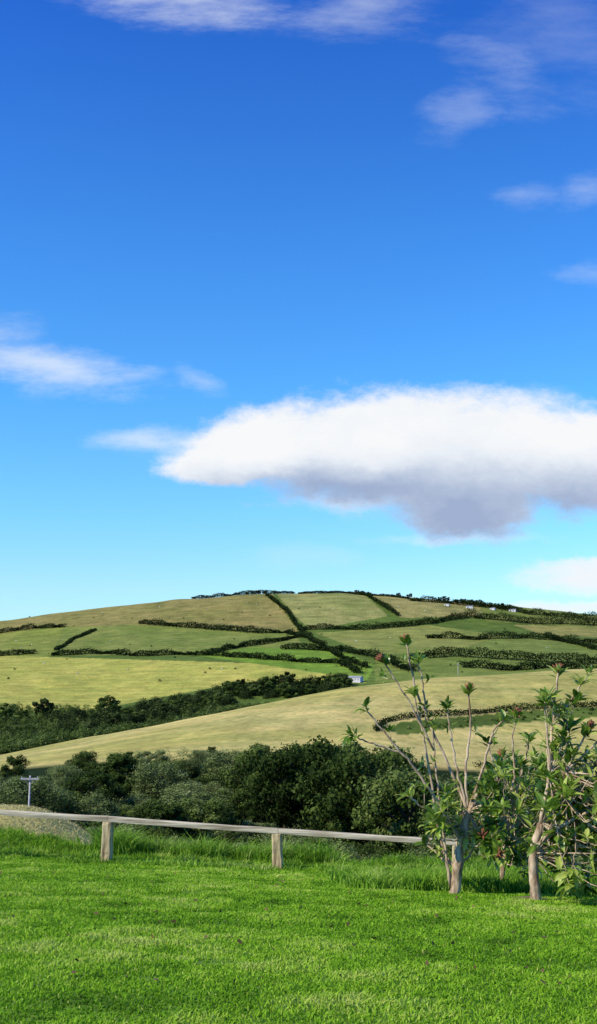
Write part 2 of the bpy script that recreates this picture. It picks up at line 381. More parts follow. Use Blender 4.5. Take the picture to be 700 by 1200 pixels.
# ------------------------------------------------------------------ fence
fence = obj("fence", None, label="low weathered timber post and rail fence", category="fence")
fence.location = (posts_x[0], FY, float(H(posts_x[0], FY)))
bx, bz = fence.location.x, fence.location.z
ZP = [CZ+FY*float(tn(p)) for p in (938, 947, 959.5, 973.5, 987)]
def rail_z(x): return float(np.interp(x, posts_x, ZP))
def postmesh(hgt):
    g = Geo(); V = []; sec = [(1, .8), (.8, 1), (-.8, 1), (-1, .8), (-1, -.8), (-.8, -1), (.8, -1), (1, -.8)]
    zz = np.array([-.3, 0, .15, .3, .45, .6, .75, .9, .975, 1.0]); zz = np.where(zz > 0, zz*hgt, zz); w = [.080, .078, .077, .077, .076, .076, .076, .075, .074, .066]
    for z, ww_ in zip(zz, w): V += [[a*ww_*(1+.04*rng.normal()), b*ww_*(1+.04*rng.normal()), z] for a, b in sec]
    k = np.arange(8); F = [np.concatenate([np.stack([i*8+k, i*8+(k+1) % 8, (i+1)*8+(k+1) % 8, (i+1)*8+k], 1) for i in range(len(zz)-1)]), np.array([(len(zz)-1)*8+k])]
    g.add(V, F); return g.mesh("post", M_post)
for px_ in posts_x:
    gz = float(H(px_, FY)); top = rail_z(px_)-.039
    p = obj("post", postmesh(top-gz), fence, loc=(px_-bx, 0, gz-bz)); p.rotation_euler = (rng.normal()*.012, rng.normal()*.012, rng.normal()*.08)
for a, b_ in zip(posts_x[:-1], posts_x[1:]):
    a2, b2 = a-(.05 if a == posts_x[0] else 0)+.003, b_+(.05 if b_ == posts_x[-1] else 0)-.003
    ts = np.linspace(0, 1, 9); V = []
    sec = np.array([(-1, -.95), (1, -.95), (1.0, -.2), (.95, .7), (.7, .95), (-.7, .95), (-.95, .7), (-1.0, -.2)])
    for t in ts:
        xx = a2+(b2-a2)*t; zc = rail_z(a)+(rail_z(b_)-rail_z(a))*(xx-a)/(b_-a)-.006*math.sin(math.pi*t)
        V += [[xx-bx, sy*.052*(1+.02*rng.normal()), zc-bz+sz*.040*(1+.04*rng.normal())] for sy, sz in sec]
    k = np.arange(8); F = [np.concatenate([np.stack([i*8+k, i*8+(k+1) % 8, (i+1)*8+(k+1) % 8, (i+1)*8+k], 1) for i in range(8)]), np.array([k[::-1], 64+k])]
    g = Geo(); g.add(V, F); obj("rail", g.mesh("rail", M_rail), fence)

# ------------------------------------------------------------------ shrubs
PPM = 1152/12.6
def leafmesh(g, base, d, length, width, t):
    d = unit(d); side = unit(np.cross(d, np.array([0, 0, 1.])+rng.normal(size=3)*.25)); up = np.cross(side, d)
    L_ = length; w = width
    pts = [base, base+d*L_*.35-side*w*.5+up*w*.18, base+d*L_*.72-side*w*.42+up*w*.1-up*L_*.03, base+d*L_-up*L_*.14,
           base+d*L_*.72+side*w*.42+up*w*.1-up*L_*.03, base+d*L_*.35+side*w*.5+up*w*.18, base+d*L_*.35, base+d*L_*.72-up*L_*.03]
    g.add(pts, [np.array([[0, 1, 6], [0, 6, 5], [2, 3, 7], [7, 3, 4]]), np.array([[1, 2, 7, 6], [6, 7, 4, 5]])], t)
def make_shrub(base_px, base_py, stems, tips, fork, label, lf_len=.20):
    X0, depth = hit(base_px, base_py, 9, 16); Z0 = float(H(X0, depth))
    top = obj("shrub", None, label=label, category="shrub", group="leggy garden shrubs by the fence", loc=(X0, depth, Z0))
    gs, gl = Geo(), Geo(); heads = []
    def W(p): return np.array([float(sx(p[0], p[1]))*depth-X0, p[3] if len(p) > 3 else 0., CZ+depth*float(tn(p[1]))-Z0])
    def whorl(c, d, n, L_, head=False, bright=0.):
        d = unit(d); t0 = rng.random()
        a = unit(np.cross(d, rng.normal(size=3))); b = np.cross(d, a)
        for i in range(n):
            th = i*2.4+rng.random()*.6; out = rng.uniform(.5, 1.4)
            dd = a*math.cos(th)*out+b*math.sin(th)*out+d*rng.uniform(.1, 1.1)+np.array([0, 0, .15])
            leafmesh(gl, c-d*rng.random()*.07, dd, L_*rng.uniform(.65, 1.15), L_*rng.uniform(.28, .38), float(np.clip(.12+bright+.6*t0+.5*(rng.random()-.3), 0, 1)))
        if head:
            gh = Geo()
            for i in range(11):
                dd = unit(d*1.2+rng.normal(size=3)*.65); q = c+dd*.008+d*.015
                V, F = tube([c-d*.01, q+dd*.035, q+dd*.085], [.005, .013, .004], 5); gh.add(V, F)
            heads.append(gh)
    def branch(pts, r0, r1, leaf=True, side=True, head=False, nl=11, bright=0., ll=1.):
        P = np.array(pts)
        t = np.linspace(0, 1, len(P)); tt = np.linspace(0, 1, 5*len(P)); Q = np.stack([np.interp(tt, t, P[:, k]) for k in range(3)], 1)
        for _ in range(3): Q[1:-1] = (Q[:-2]+2*Q[1:-1]+Q[2:])/4
        Q[1:-1] += rng.normal(size=Q[1:-1].shape)*.006
        V, F = tube(Q, np.linspace(r0, r1, len(Q)), 8, 1, .14); gs.add(V, F)
        d = Q[-1]-Q[-3]
        if leaf: whorl(Q[-1], d, nl, lf_len*ll, head, bright)
        if side:
            for j in range(side if side is not True else rng.integers(1, 4)):
                i = rng.integers(len(Q)//2, len(Q)-1); dd = unit(rng.normal(size=3)*.8+np.array([0, 0, .8])); Ls = rng.uniform(.06, .2)
                q = [Q[i], Q[i]+dd*Ls*.5, Q[i]+dd*Ls+np.array([0, 0, .04])]
                V, F = tube(q, [.005, .0045, .003], 5); gs.add(V, F); whorl(q[-1], q[-1]-q[-2], rng.integers(4, 8), lf_len*.75*ll, False, bright)
    for pts, r0, r1, lf, sd, hd in stems: branch([W(p) for p in pts], r0/PPM, r1/PPM, lf, sd, hd, ll=.85, bright=.05)
    for (tx, ty, td) in tips:
        f_ = np.array(W(fork[rng.integers(len(fork))])); e = W((tx, ty, 0, td)); m_ = f_*.4+e*.6+np.array([0, 0, -.1])+rng.normal(size=3)*.05
        branch([f_, m_, e], .0075, .004, True, rng.integers(1, 3), rng.random() < .05, int(rng.integers(9, 13)), .15*rng.random())
    obj("stem", gs.mesh("stem", M_pbark, True), top); obj("foliage", gl.mesh("foliage", M_shrub), top)
    for gh in heads: obj("seed_head", gh.mesh("seed_head", M_dead, True), top)
def S(pts, r0, r1, leaf=True, side=False, head=False): return (pts, r0, r1, leaf, side, head)
def tipsin(poly, n, dd=.5):
    r = []; xs = [p[0] for p in poly]; ys = [p[1] for p in poly]
    while len(r) < n:
        a, b_ = rng.uniform(min(xs), max(xs)), rng.uniform(min(ys), max(ys))
        if inpoly(np.array([a]), np.array([b_]), poly)[0]: r.append((a, b_, rng.uniform(-dd, dd)))
    return r
make_shrub(534, 1048, [
  S([(533, 1060), (536, 1018), (540, 985), (549, 950)], 5.8, 4.2, False),
  S([(549, 950), (556, 942), (558, 930)], 3.2, 2.4, False),
  S([(540, 985), (528, 965, 0, -.05), (520, 952, 0, -.1)], 3.0, 2.1, False),
  S([(549, 950), (524, 890, 0, .1), (490, 815, 0, .15), (478, 752, 0, .2)], 1.9, .9, True, 3, True),
  S([(520, 952, 0, -.1), (490, 905, 0, -.15), (452, 862, 0, -.2), (426, 828, 0, -.2)], 1.5, .8, True, 1),
  S([(470, 882, 0, -.15), (430, 868, 0, -.2), (408, 860, 0, -.2)], 1.1, .7, True, 1),
  S([(533, 1044), (514, 970, 0, .1), (505, 890, 0, .2), (486, 812, 0, .1)], 1.8, .9, True, 3),
  S([(528, 1040), (519, 970, 0, .0), (512, 900, 0, .1), (508, 850, 0, .1)], 1.4, .8, True, 2),
  S([(549, 950), (545, 900), (554, 850, 0, .1), (551, 810, 0, .1)], 1.6, .9, True, 1, True),
  S([(549, 950), (535, 900), (530, 860, 0, .1), (526, 830, 0, .1)], 1.4, .8, True, 2),
  S([(549, 950), (565, 905), (578, 860, 0, .1), (594, 842, 0, .1)], 1.6, .9, True, 2),
  S([(510, 880, 0, .1), (480, 820, 0, .1), (450, 775, 0, .1)], 1.2, .7, True, 1, True),
  S([(503, 850, 0, .2), (498, 800, 0, .2), (492, 772, 0, .2)], 1.1, .7, True, 1),
  S([(520, 952, 0, -.1), (495, 945, 0, -.2), (475, 930, 0, -.2)], 1.4, .8, True, 2),
  S([(536, 1017), (515, 1004, 0, .1), (500, 990, 0, .15)], 1.4, .8, True, 3),
  S([(536, 1017), (520, 1000, 0, .1), (512, 975, 0, .15)], 1.4, .8, True, 3),
  S([(538, 1015), (556, 1000, 0, .1), (560, 985, 0, .15)], 1.4, .8, True, 4),
 ], tipsin([(495, 945), (530, 905), (595, 885), (605, 930), (600, 1000), (560, 1000), (500, 990)], 26, .5), [(540, 985), (549, 950)],
 "leggy evergreen shrub with bare pale stems and leaf tufts", .195)
make_shrub(588, 1040, [
  S([(588, 1050), (592, 990), (598, 950)], 3.2, 2.4, False),
  S([(598, 950), (604, 900), (600, 870), (606, 838)], 1.5, .8, True, 2, True),
  S([(598, 950), (580, 905), (572, 870)], 1.4, .8, True, 2),
  S([(592, 990), (570, 960), (556, 930)], 1.4, .8, True, 3),
  S([(598, 950), (612, 905), (622, 865)], 1.4, .8, True, 2),
 ], tipsin([(562, 905), (600, 885), (650, 885), (670, 960), (655, 1022), (572, 1020)], 58, .6), [(592, 990), (598, 950), (590, 1010)],
 "bushy evergreen shrub with glossy leaves beside the fence end", .20)
make_shrub(629, 1056, [
  S([(630, 1070), (626, 1030), (624, 1000), (634, 965)], 5.6, 3.5, False),
  S([(634, 965), (644, 910), (650, 850, 0, .1), (657, 788, 0, .1)], 2.1, 1.0, True, 5, True),
  S([(646, 900), (640, 850), (636, 822, 0, -.1)], 1.3, .8, True, 2),
  S([(650, 850, 0, .1), (672, 818), (682, 798)], 1.2, .8, True, 2),
  S([(634, 965), (662, 905), (690, 855)], 1.7, .9, True, 4, True),
  S([(624, 1000), (655, 965, 0, -.1), (690, 945, 0, -.2), (715, 925, 0, -.2)], 1.7, .9, True, 4),
  S([(662, 905), (700, 870), (725, 840)], 1.4, .8, True, 3),
 ], tipsin([(618, 935), (640, 895), (680, 870), (760, 865), (770, 980), (720, 1025), (645, 1010)], 62, .6)+tipsin([(640, 795), (670, 790), (690, 860), (645, 880)], 6, .2)+tipsin([(645, 945), (760, 935), (760, 1040), (655, 1035)], 46, .6),
 [(634, 965), (624, 1000), (644, 910), (662, 905)],
 "tall evergreen shrub with upright stem and dense glossy leaves", .21)

# ------------------------------------------------------------------ trees
def tree_meshes(seed, nleaf, lsize, mat, wide=.40, low=.25, K=16, vz=.85):
    global rng
    rng = np.random.default_rng(seed); Ht = 8.
    gt = Geo(); V, F = tube([[0, 0, -.6], [.1, 0, 1], [.15, .1, 2.6], [.1, .05, 4.6], [0, 0, 6]], [.24, .2, .16, .1, .04], 7, 1, .1); gt.add(V, F)
    C = []
    for i in range(K):
        th = i*2.399; zz = low+(.84-low)*((i+.5)/K); rr = wide*math.sqrt(max(.05, 1-((zz-.45)/.5)**2))*rng.uniform(.4, 1.1)
        C.append(np.array([math.cos(th)*rr, math.sin(th)*rr, zz*rng.uniform(.9, 1.08)])*Ht)
    g = Geo(); per = nleaf//K
    for c in C:
        s = np.array([0.1, 0, c[2]*.55]); V, F = tube([s, (s+c)/2+np.array([0, 0, .1]), c], [.09, .06, .025], 5); gt.add(V, F)
        R = rng.uniform(.11, .20)*Ht; d = unit(rng.normal(size=(per, 3))+np.array([0, 0, .25])); lump = 1+.35*np.sin(d[:, 0]*5+seed)*np.cos(d[:, 1]*6)
        r = R*(.5+.6*rng.random(per)**.6)*lump
        P = c+d*r[:, None]*np.array([1, 1, vz])
        V, F = leaf_quads(P, unit(d+rng.normal(size=(per, 3))*.5), lsize*(.6+.8*rng.random(per)), .75)
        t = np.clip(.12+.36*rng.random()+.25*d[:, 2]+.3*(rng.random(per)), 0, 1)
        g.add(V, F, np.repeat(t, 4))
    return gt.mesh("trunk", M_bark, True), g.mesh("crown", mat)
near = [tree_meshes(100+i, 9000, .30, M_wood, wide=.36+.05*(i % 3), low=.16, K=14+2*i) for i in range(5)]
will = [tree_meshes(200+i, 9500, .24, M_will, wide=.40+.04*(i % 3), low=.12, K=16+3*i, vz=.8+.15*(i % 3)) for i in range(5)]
far = [tree_meshes(300+i, 1500, .7, M_hedge, wide=.42, low=.14, K=11) for i in range(3)]
far2 = [tree_meshes(320+i, 1500, .7, M_wood, wide=.42, low=.14, K=11) for i in range(3)]
rng = np.random.default_rng(77)
ntree = 0
def put_tree(x, y, h, pair, label, group, w=1.0):
    global ntree
    ntree += 1
    z = float(H(x, y)); t = obj("tree", None, label=label, category="tree", group=group, loc=(x, y, z-.1))
    t.rotation_euler = (0, 0, rng.random()*6.28); s = h/7.9; t.scale = (s*w, s*w, s)
    obj("trunk", pair[0], t); obj("crown", pair[1], t)
limx = [-200, 0, 50, 62, 100, 200, 300, 400, 470, 495, 520, 560, 900]; limy = [905, 905, 902, 890, 877, 871, 869, 868, 872, 886, 903, 910, 910]
placed = []
for px_, d, tp in [(298, 225, 868), (335, 205, 866), (372, 215, 868), (402, 190, 864), (432, 180, 866), (458, 200, 872), (478, 170, 890)]:
    x = float(sx(px_))*d; h = CZ+d*float(tn(tp))-float(H(x, d)); placed.append((x, d))
    put_tree(x, d, h, near[rng.integers(5)], "large dark rounded broadleaf tree in the valley", "trees of the valley wood", rng.uniform(.8, 1.0))
tries = 0
while len(placed) < 205 and tries < 12000:
    tries += 1
    d = math.exp(rng.uniform(math.log(46), math.log(285))); s = rng.uniform(-.34, .34); x = s*d
    sp2 = 4.6+d*.024
    if any((x-a)**2+(d-b_)**2 < sp2**2 for a, b_ in placed): continue
    z = float(H(x, d)); px_, gpy = proj(x, d, z)
    h = rng.uniform(3.6, 7.4) if d < 170 else rng.uniform(4.5, 9.5)
    lim = np.interp(px_, limx, limy)+rng.uniform(0, 8)
    hm = CZ+d*float(tn(lim))-z
    h = min(h, hm)
    if 8 < px_ < 66 and d < 150: h = min(h, CZ+d*float(tn(948))-z)
    if px_ < 130 and d < 70: h = min(h, CZ+d*float(tn(960))-z)
    if h < 2.2: continue
    placed.append((x, d))
    dk = 270 < px_ < 500 and d > 150
    if rng.random() < (.15 if dk else (.92 if d < 150 else .6)): put_tree(x, d, h, will[rng.integers(5)], "soft green willow like tree in the valley", "trees of the valley wood", rng.uniform(1.3, 1.9))
    else: put_tree(x, d, h, near[rng.integers(5)], "dark green rounded broadleaf tree in the valley", "trees of the valley wood", rng.uniform(1.15, 1.5))

def scrubmass(name, pts, hts, per, lsize, mat, squash=1.):
    n = len(pts); c = np.repeat(np.arange(n), per); d = unit(rng.normal(size=(n*per, 3))); d[:, 2] = np.abs(d[:, 2])
    h = hts[c]; r = .6+.5*rng.random(len(c))
    X = pts[c, 0]+d[:, 0]*h*.75*r; Y = pts[c, 1]+d[:, 1]*h*.75*r; Z = H(pts[:, 0], pts[:, 1])[c]+d[:, 2]*h*r*squash
    V, F = leaf_quads(np.stack([X, Y, Z], 1), unit(d+rng.normal(size=d.shape)*.5), lsize*(.6+.8*rng.random(len(c))))
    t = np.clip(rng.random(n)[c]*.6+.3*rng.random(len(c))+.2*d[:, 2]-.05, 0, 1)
    return np_mesh(name, V, F, mat, tint=np.repeat(t, 4))
n = 2500; d = np.exp(rng.uniform(math.log(32), math.log(285), n)); s = rng.uniform(-.4, .4, n); pts = np.stack([s*d, d], 1); hts = rng.uniform(1.4, 3.8, n)
px_, tp = proj(pts[:, 0], pts[:, 1], H(pts[:, 0], pts[:, 1])+hts); ok = tp > np.interp(px_, limx, limy)+3; ok &= ~((px_ < 120) & (tp < 962) & (pts[:, 1] < 60)); ok &= tp > np.where(pts[:, 1] < 60, 975, 0)
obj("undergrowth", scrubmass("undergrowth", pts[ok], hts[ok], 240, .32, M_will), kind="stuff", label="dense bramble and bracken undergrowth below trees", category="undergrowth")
n = 2300; d = rng.uniform(400, 745, n); ppx = rng.uniform(-120, 330, n); s = sx(ppx); pts = np.stack([s*d, d], 1); hts = rng.uniform(1.5, 5.2, n)
ok = d > np.interp(ppx, CP, rows[7][0])+60
obj("scrub", scrubmass("scrub", pts[ok], hts[ok], 120, .85, M_wood), kind="stuff", label="mixed green scrub filling the dip between hills", category="scrub")
belt = [(100, 846), (135, 838), (165, 832), (200, 826), (235, 820), (262, 812), (285, 806), (320, 803), (360, 801), (400, 800)]
bp_ = np.array(belt, float)
pts = []
for i in range(200):
    px_ = 60+345*rng.random()**.85; pts.append(hit(px_, np.interp(px_, bp_[:, 0], bp_[:, 1])+rng.uniform(-3, 16), 560, 1000))
obj("thicket", scrubmass("thicket", np.array(pts), rng.uniform(3.5, 8.5, 200), 420, .9, M_hedge), kind="stuff", label="dark thicket of shrubs and small trees along stream", category="thicket")
for i in range(42):
    u = rng.random()**.8; px_ = 105+300*u; py_ = np.interp(px_, bp_[:, 0], bp_[:, 1])+rng.uniform(-1, 16)
    x, d = hit(px_, py_, 560, 1000); h = rng.uniform(6, 10)*(1.2 if px_ > 250 else .95)
    put_tree(x, d, h, (far if rng.random() < .4 else far2)[rng.integers(3)], "dark hedgerow tree at the foot of the hill", "trees at the foot of the big hill", 1.4)
for px_, py_, h, k_ in [(50, 840, 14, 0), (8, 842, 11, 1), (127, 840, 15, 1), (92, 842, 7, 0), (70, 842, 6, 0), (28, 842, 6, 1), (110, 845, 8, 1), (60, 845, 8, 0)]:
    x, d = hit(px_, py_, 560, 1000); put_tree(x, d, h, (far, far2)[k_][rng.integers(3)], "round topped field tree at the valley edge", "trees at the foot of the big hill", 1.25)
d = 250.; x = float(sx(22))*d; z = float(H(x, d)); put_tree(x, d, CZ+d*float(tn(884))-z, near[1], "dark dense rounded tree above the wood", "trees of the valley wood", 1.1)
for i in range(20):
    px_ = rng.uniform(512, 612); py_ = np.interp(px_, [515, 620], [704, 717]); x, d = hit(px_, py_, 1200, 1600)
    put_tree(x, d+2, rng.uniform(4, 8), far[rng.integers(3)], "small dark windswept tree on the hill crest", "trees on the hill crest", 1.5)
for px_ in (290, 297, 303, 311, 322, 418, 424, 431, 466, 480):
    x, d = hit(px_, 696, 1200, 1600)
    put_tree(x, d-4, rng.uniform(4, 6.5), far[rng.integers(3)], "small dark windswept tree on the hill crest", "trees on the hill crest", 1.6)

# ------------------------------------------------------------------ hedgerows
hedges = [
 ([(163, 731), (200, 734), (250, 738), (303, 742)], 7.5, 1000), ([(60, 768), (110, 766), (150, 768)], 6, 800), ([(152, 769), (240, 768), (300, 772), (400, 778), (422, 790)], 6, 800),
 ([(312, 698), (335, 715), (350, 735)], 4.5, 800), ([(350, 735), (365, 752), (400, 772), (430, 783)], 5.8, 800), ([(352, 739), (430, 738), (500, 731), (558, 722)], 7.5, 900),
 ([(422, 696), (445, 708), (467, 722)], 5, 900), ([(225, 701), (270, 698), (300, 696), (330, 695), (345, 695)], 5, 1200), ([(350, 696), (400, 695), (440, 698), (480, 702)], 3.5, 1200),
 ([(480, 704), (510, 706), (560, 711), (600, 716), (620, 720), (700, 726), (800, 730)], 8, 1150), ([(556, 725), (620, 731), (700, 733), (800, 735)], 10, 900), ([(500, 748), (560, 750), (620, 748), (700, 754), (800, 758)], 8, 900),
 ([(480, 773), (530, 769), (600, 774), (700, 778), (800, 781)], 9, 800), ([(-120, 760), (0, 742), (40, 736), (75, 735)], 5.9, 1000), ([(112, 738), (85, 750), (66, 762)], 3, 900),
 ([(240, 768), (290, 757), (350, 747)], 5, 900), ([(330, 761), (400, 763), (440, 771), (485, 788)], 7, 800), ([(-100, 775), (0, 769), (40, 766)], 5, 900), ([(358, 748), (335, 742), (303, 742)], 5.5, 900),
 ([(640, 745), (660, 752), (700, 762)], 6, 900), ([(700, 787), (650, 782), (600, 786), (540, 782)], 7, 760),
]
def hedge(poly, h, d0, d1=1600, lsize=1.2, dens=30, mat=M_hedge, w=2.0):
    P = np.array([hit(a, b_, d0, d1) for a, b_ in poly]); seg = np.linalg.norm(np.diff(P, axis=0), axis=1); cum = np.concatenate([[0], np.cumsum(seg)])
    if h < 5.9 and d0 > 700: w = 1.4
    n = int(cum[-1]*dens)+50; t = rng.random(n)*cum[-1]
    lump = .88+.7*vnoise(t/14, t*0+h, 5)+.5*vnoise(t/5, t*0, 9)
    keep = vnoise(t/14, t*0+7.3, int(abs(poly[0][0]))) > -.46; t = t[keep]; lump = lump[keep]; n = len(t)
    x = np.interp(t, cum, P[:, 0]); y = np.interp(t, cum, P[:, 1])
    ww_ = w*(.7+1.3*np.clip(lump-.6, 0, 1)); x += rng.normal(size=n)*ww_*.9+2*vnoise(t/25, t*0, 2); y += rng.normal(size=n)*ww_*1.2+2*vnoise(t/25, t*0+3, 2)
    hh = h*lump*rng.random(n)**.8*.9
    d = unit(rng.normal(size=(n, 3))+np.array([0, -.2, .5]))
    V, F = leaf_quads(np.stack([x, y, H(x, y)+hh], 1), d, lsize*(.7+.8*rng.random(n)), .8)
    o = P[0]; oz = float(H(o[0], o[1])); V = V-np.array([o[0], o[1], oz])
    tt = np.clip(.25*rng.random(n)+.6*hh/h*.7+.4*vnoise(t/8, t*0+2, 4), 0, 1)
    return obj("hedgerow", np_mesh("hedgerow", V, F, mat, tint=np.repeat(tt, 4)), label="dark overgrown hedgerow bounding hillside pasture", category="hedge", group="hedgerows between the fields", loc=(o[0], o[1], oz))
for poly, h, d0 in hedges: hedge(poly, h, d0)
hedge([(440, 858), (452, 847), (480, 842), (520, 840), (600, 833), (640, 830), (740, 825)], 1.8, 290, 470, .45, 45, M_hedge, .6)
hedge([(560, 909), (620, 906), (740, 901)], 1.8, 280, 470, .45, 40, M_wood, 1.)
q = np.array(tipsin([(470, 854), (520, 847), (640, 834), (740, 829), (740, 835), (620, 845), (500, 855)], 70))
pts = np.array([hit(a, b_, 290, 470) for a, b_, _ in q]); obj("bracken_patch", scrubmass("bracken_patch", pts, rng.uniform(.4, 1.0, len(pts)), 120, .4, M_wood), kind="stuff", label="patch of green bracken on a dry field", category="scrub")
q = [hit(rng.uniform(-60, 760), rng.uniform(712, 800), 760, 1500) for _ in range(60)]
obj("gorse_bushes", scrubmass("gorse_bushes", np.array(q), rng.uniform(.8, 2.0, 60)**1.2, 60, .7, M_hedge), kind="stuff", label="scattered small dark gorse bushes on pasture", category="bushes")

# ------------------------------------------------------------------ utility poles
def pole(x, y, h, arm, label):
    z = float(H(x, y)); top = obj("utility_pole", None, label=label, category="utility pole", group="overhead line poles", loc=(x, y, z))
    g = Geo(); V, F = tube([[0, 0, -.5], [0, 0, h*.5], [0, 0, h]], [.14, .12, .10], 10); g.add(V, F); obj("pole", g.mesh("pole", M_pole, True), top)
    g = Geo(); V, F = box((0, -.20, h-.35), (arm/2, .07, .09)); g.add(V, F)
    V, F = tube([[-arm*.3, -.20, h-.43], [0, -.15, h-1.1]], [.02, .02], 6); g.add(V, F); V, F = tube([[arm*.3, -.20, h-.43], [0, -.15, h-1.1]], [.02, .02], 6); g.add(V, F)
    obj("crossarm", g.mesh("crossarm", M_pole), top)
    for k_ in (-1, 0, 1):
        g = Geo(); V, F = tube([[k_*arm*.44, -.20, h-.26], [k_*arm*.44, -.20, h-.2], [k_*arm*.44, -.20, h-.13], [k_*arm*.44, -.20, h-.08]], [.03, .05, .05, .02], 8); g.add(V, F); obj("insulator", g.mesh("insulator", M_wall, True), top)
d = 120.; x = float(sx(35, 925))*d; pole(x, d, CZ+d*float(tn(909))-float(H(x, d)), 2.1, "pale timber utility pole with crossarm above trees")
x, d = hit(537, 787, 300, 470); pole(x, d, 5.8, 1.0, "slim pale utility pole on the dry field ridge")

# ------------------------------------------------------------------ farm buildings
g = Geo(); V = [[-7, -3, -1.5], [7, -3, -1.5], [7, 3, -1.5], [-7, 3, -1.5], [-7, -3, 3.6], [7, -3, 3.6], [7, 3, 3.6], [-7, 3, 3.6], [-7, 0, 5.0], [7, 0, 5.0]]
g.add(V, [np.array([[0, 1, 5, 4], [2, 3, 7, 6], [0, 3, 2, 1]]), np.array([[0, 4, 8, 7, 3], [1, 2, 6, 9, 5]])]); m_w = g.mesh("wall", M_wall)
g = Geo(); V, F = [[-7.3, -3.4, 3.45], [7.3, -3.4, 3.45], [7.3, 0, 5.15], [-7.3, 0, 5.15], [-7.3, 3.4, 3.45], [7.3, 3.4, 3.45]], [np.array([[0, 1, 2, 3], [3, 2, 5, 4]])]; g.add(V, F); m_r = g.mesh("roof", M_roof)
g = Geo(); V, F = box((-3, -3.03, .9), (1.1, .05, 1.4)); g.add(V, F); m_d = g.mesh("door", M_dark)
g = Geo(); V, F = box((0, 0, 0), (.45, .05, .45)); g.add(V, F); m_win = g.mesh("window", M_dark)
def barn(x, d, s, rz, label):
    top = obj("barn", None, label=label, category="barn", group="whitewashed hill farm buildings", loc=(x, d, float(H(x, d))))
    top.rotation_euler = (0, 0, rz); top.scale = (s, s, s)
    obj("wall", m_w, top); obj("roof", m_r, top); obj("door", m_d, top)
    for k_ in (2, 5): obj("window", m_win, top, loc=(k_, -3.03, 1.9))
x, d = hit(416, 799, 600, 1100); barn(x, d, .95, -.55, "small whitewashed farm building with slate roof")
for px_, s, rz in [(522, .5, -.6), (548, .65, -.3), (575, .55, -.8), (598, .7, -.5)]:
    x, d = hit(px_, float(np.interp(px_, [500, 600], [704, 713]))+1, 1150, 1600); barn(x, d-16, s, rz, "tiny pale farm building among trees on hill crest")

# ------------------------------------------------------------------ sheep
g = Geo()
V, F = tube([[-.62, 0, .62], [-.55, 0, .68], [-.3, 0, .70], [0, 0, .68], [.3, 0, .70], [.48, 0, .72], [.6, 0, .70], [.72, 0, .60], [.84, 0, .42], [.92, 0, .32], [.97, 0, .28]], [.06, .24, .31, .33, .30, .25, .17, .13, .11, .09, .04], 12, 1.05, .08); g.add(V, F)
for a, b_ in [(-.38, .14), (-.38, -.14), (.36, .13), (.36, -.13)]:
    k_ = -.05 if a < 0 else .02
    V, F = tube([[a, b_, .5], [a+k_, b_, .3], [a-k_*.6, b_, .16], [a, b_, 0.]], [.10, .055, .04, .045], 7); g.add(V, F)
for b_ in (-1, 1):
    V, F = tube([[.80, b_*.07, .50], [.77, b_*.15, .50], [.76, b_*.2, .47]], [.03, .035, .01], 5); g.add(V, F)
V, F = tube([[-.6, 0, .68], [-.68, 0, .55], [-.67, 0, .42]], [.05, .05, .03], 6); g.add(V, F)
sm = g.mesh("sheep", M_wool, True)
spots = [(20, 752), (36, 756), (28, 760), (50, 778), (95, 722), (120, 719), (150, 716), (185, 712), (292, 707), (298, 709), (240, 715), (130, 752), (200, 750), (270, 756), (390, 768), (402, 764), (470, 712), (500, 716), (350, 708), (390, 715), (420, 752), (460, 748), (640, 760), (90, 790), (150, 785), (260, 785)]
for i, (a, b_) in enumerate(spots):
    x, d = hit(a+rng.uniform(-3, 3), b_, 760, 1500); s = obj("sheep", sm, label="white sheep grazing on hillside pasture", category="sheep", group="sheep grazing on the hillside", loc=(x, d, float(H(x, d))))
    s.rotation_euler = (0, 0, rng.random()*6.28); s.scale = (1.2, 1.2, 1.2)

# ------------------------------------------------------------------ sun + sky
el = math.radians(38); az = math.atan2(-.80, -.42)
S_ = Vector((math.sin(az)*math.cos(el), math.cos(az)*math.cos(el), math.sin(el)))
sd = bpy.data.lights.new("sun", 'SUN'); sd.energy = 5.0; sd.angle = math.radians(.5); sd.color = (1, .93, .78)
so = bpy.data.objects.new("sun", sd); COL.objects.link(so); so.rotation_euler = S_.to_track_quat('Z', 'Y').to_euler(); so.location = (0, 0, 60)
w = bpy.data.worlds.new("World"); scene.world = w; w.use_nodes = True; nt = w.node_tree; nt.nodes.clear()
try:
    w.cycles.sampling_method = 'MANUAL'; w.cycles.sample_map_resolution = 256
except Exception as e: print(e)
out = nt.nodes.new('ShaderNodeOutputWorld'); bg = nt.nodes.new('ShaderNodeBackground'); STR = .1; bg.inputs[1].default_value = STR
nt.links.new(bg.outputs[0], out.inputs[0])
sky = nt.nodes.new('ShaderNodeTexSky'); sky.sky_type = 'NISHITA'; sky.sun_disc = False; sky.sun_elevation = el; sky.sun_rotation = az % (2*math.pi); sky.ozone_density = 2.0; sky.air_density = 1.0; sky.dust_density = .3
tc = nt.nodes.new('ShaderNodeTexCoord'); sep = nt.nodes.new('ShaderNodeSeparateXYZ'); nt.links.new(tc.outputs['Generated'], sep.inputs[0])
def M(op, *a): return mathn(nt, op, *a)
yc = M('MAXIMUM', sep.outputs[1], .08); ca = M('DIVIDE', sep.outputs[0], yc); ce = M('DIVIDE', sep.outputs[2], yc)
tint_ = ramp(nt, ce, [(0.0, (1.1, 1.5, 1.7)), (.095, (1.15, 1.62, 1.85)), (.174, (.90, 1.72, 2.15)), (.30, (.66, 1.66, 2.4)), (.455, (.50, 1.46, 2.5)), (.78, (.24, .93, 2.35))])
skyc = mixc(nt, 1.0, sky.outputs[0], tint_, 'MULTIPLY')
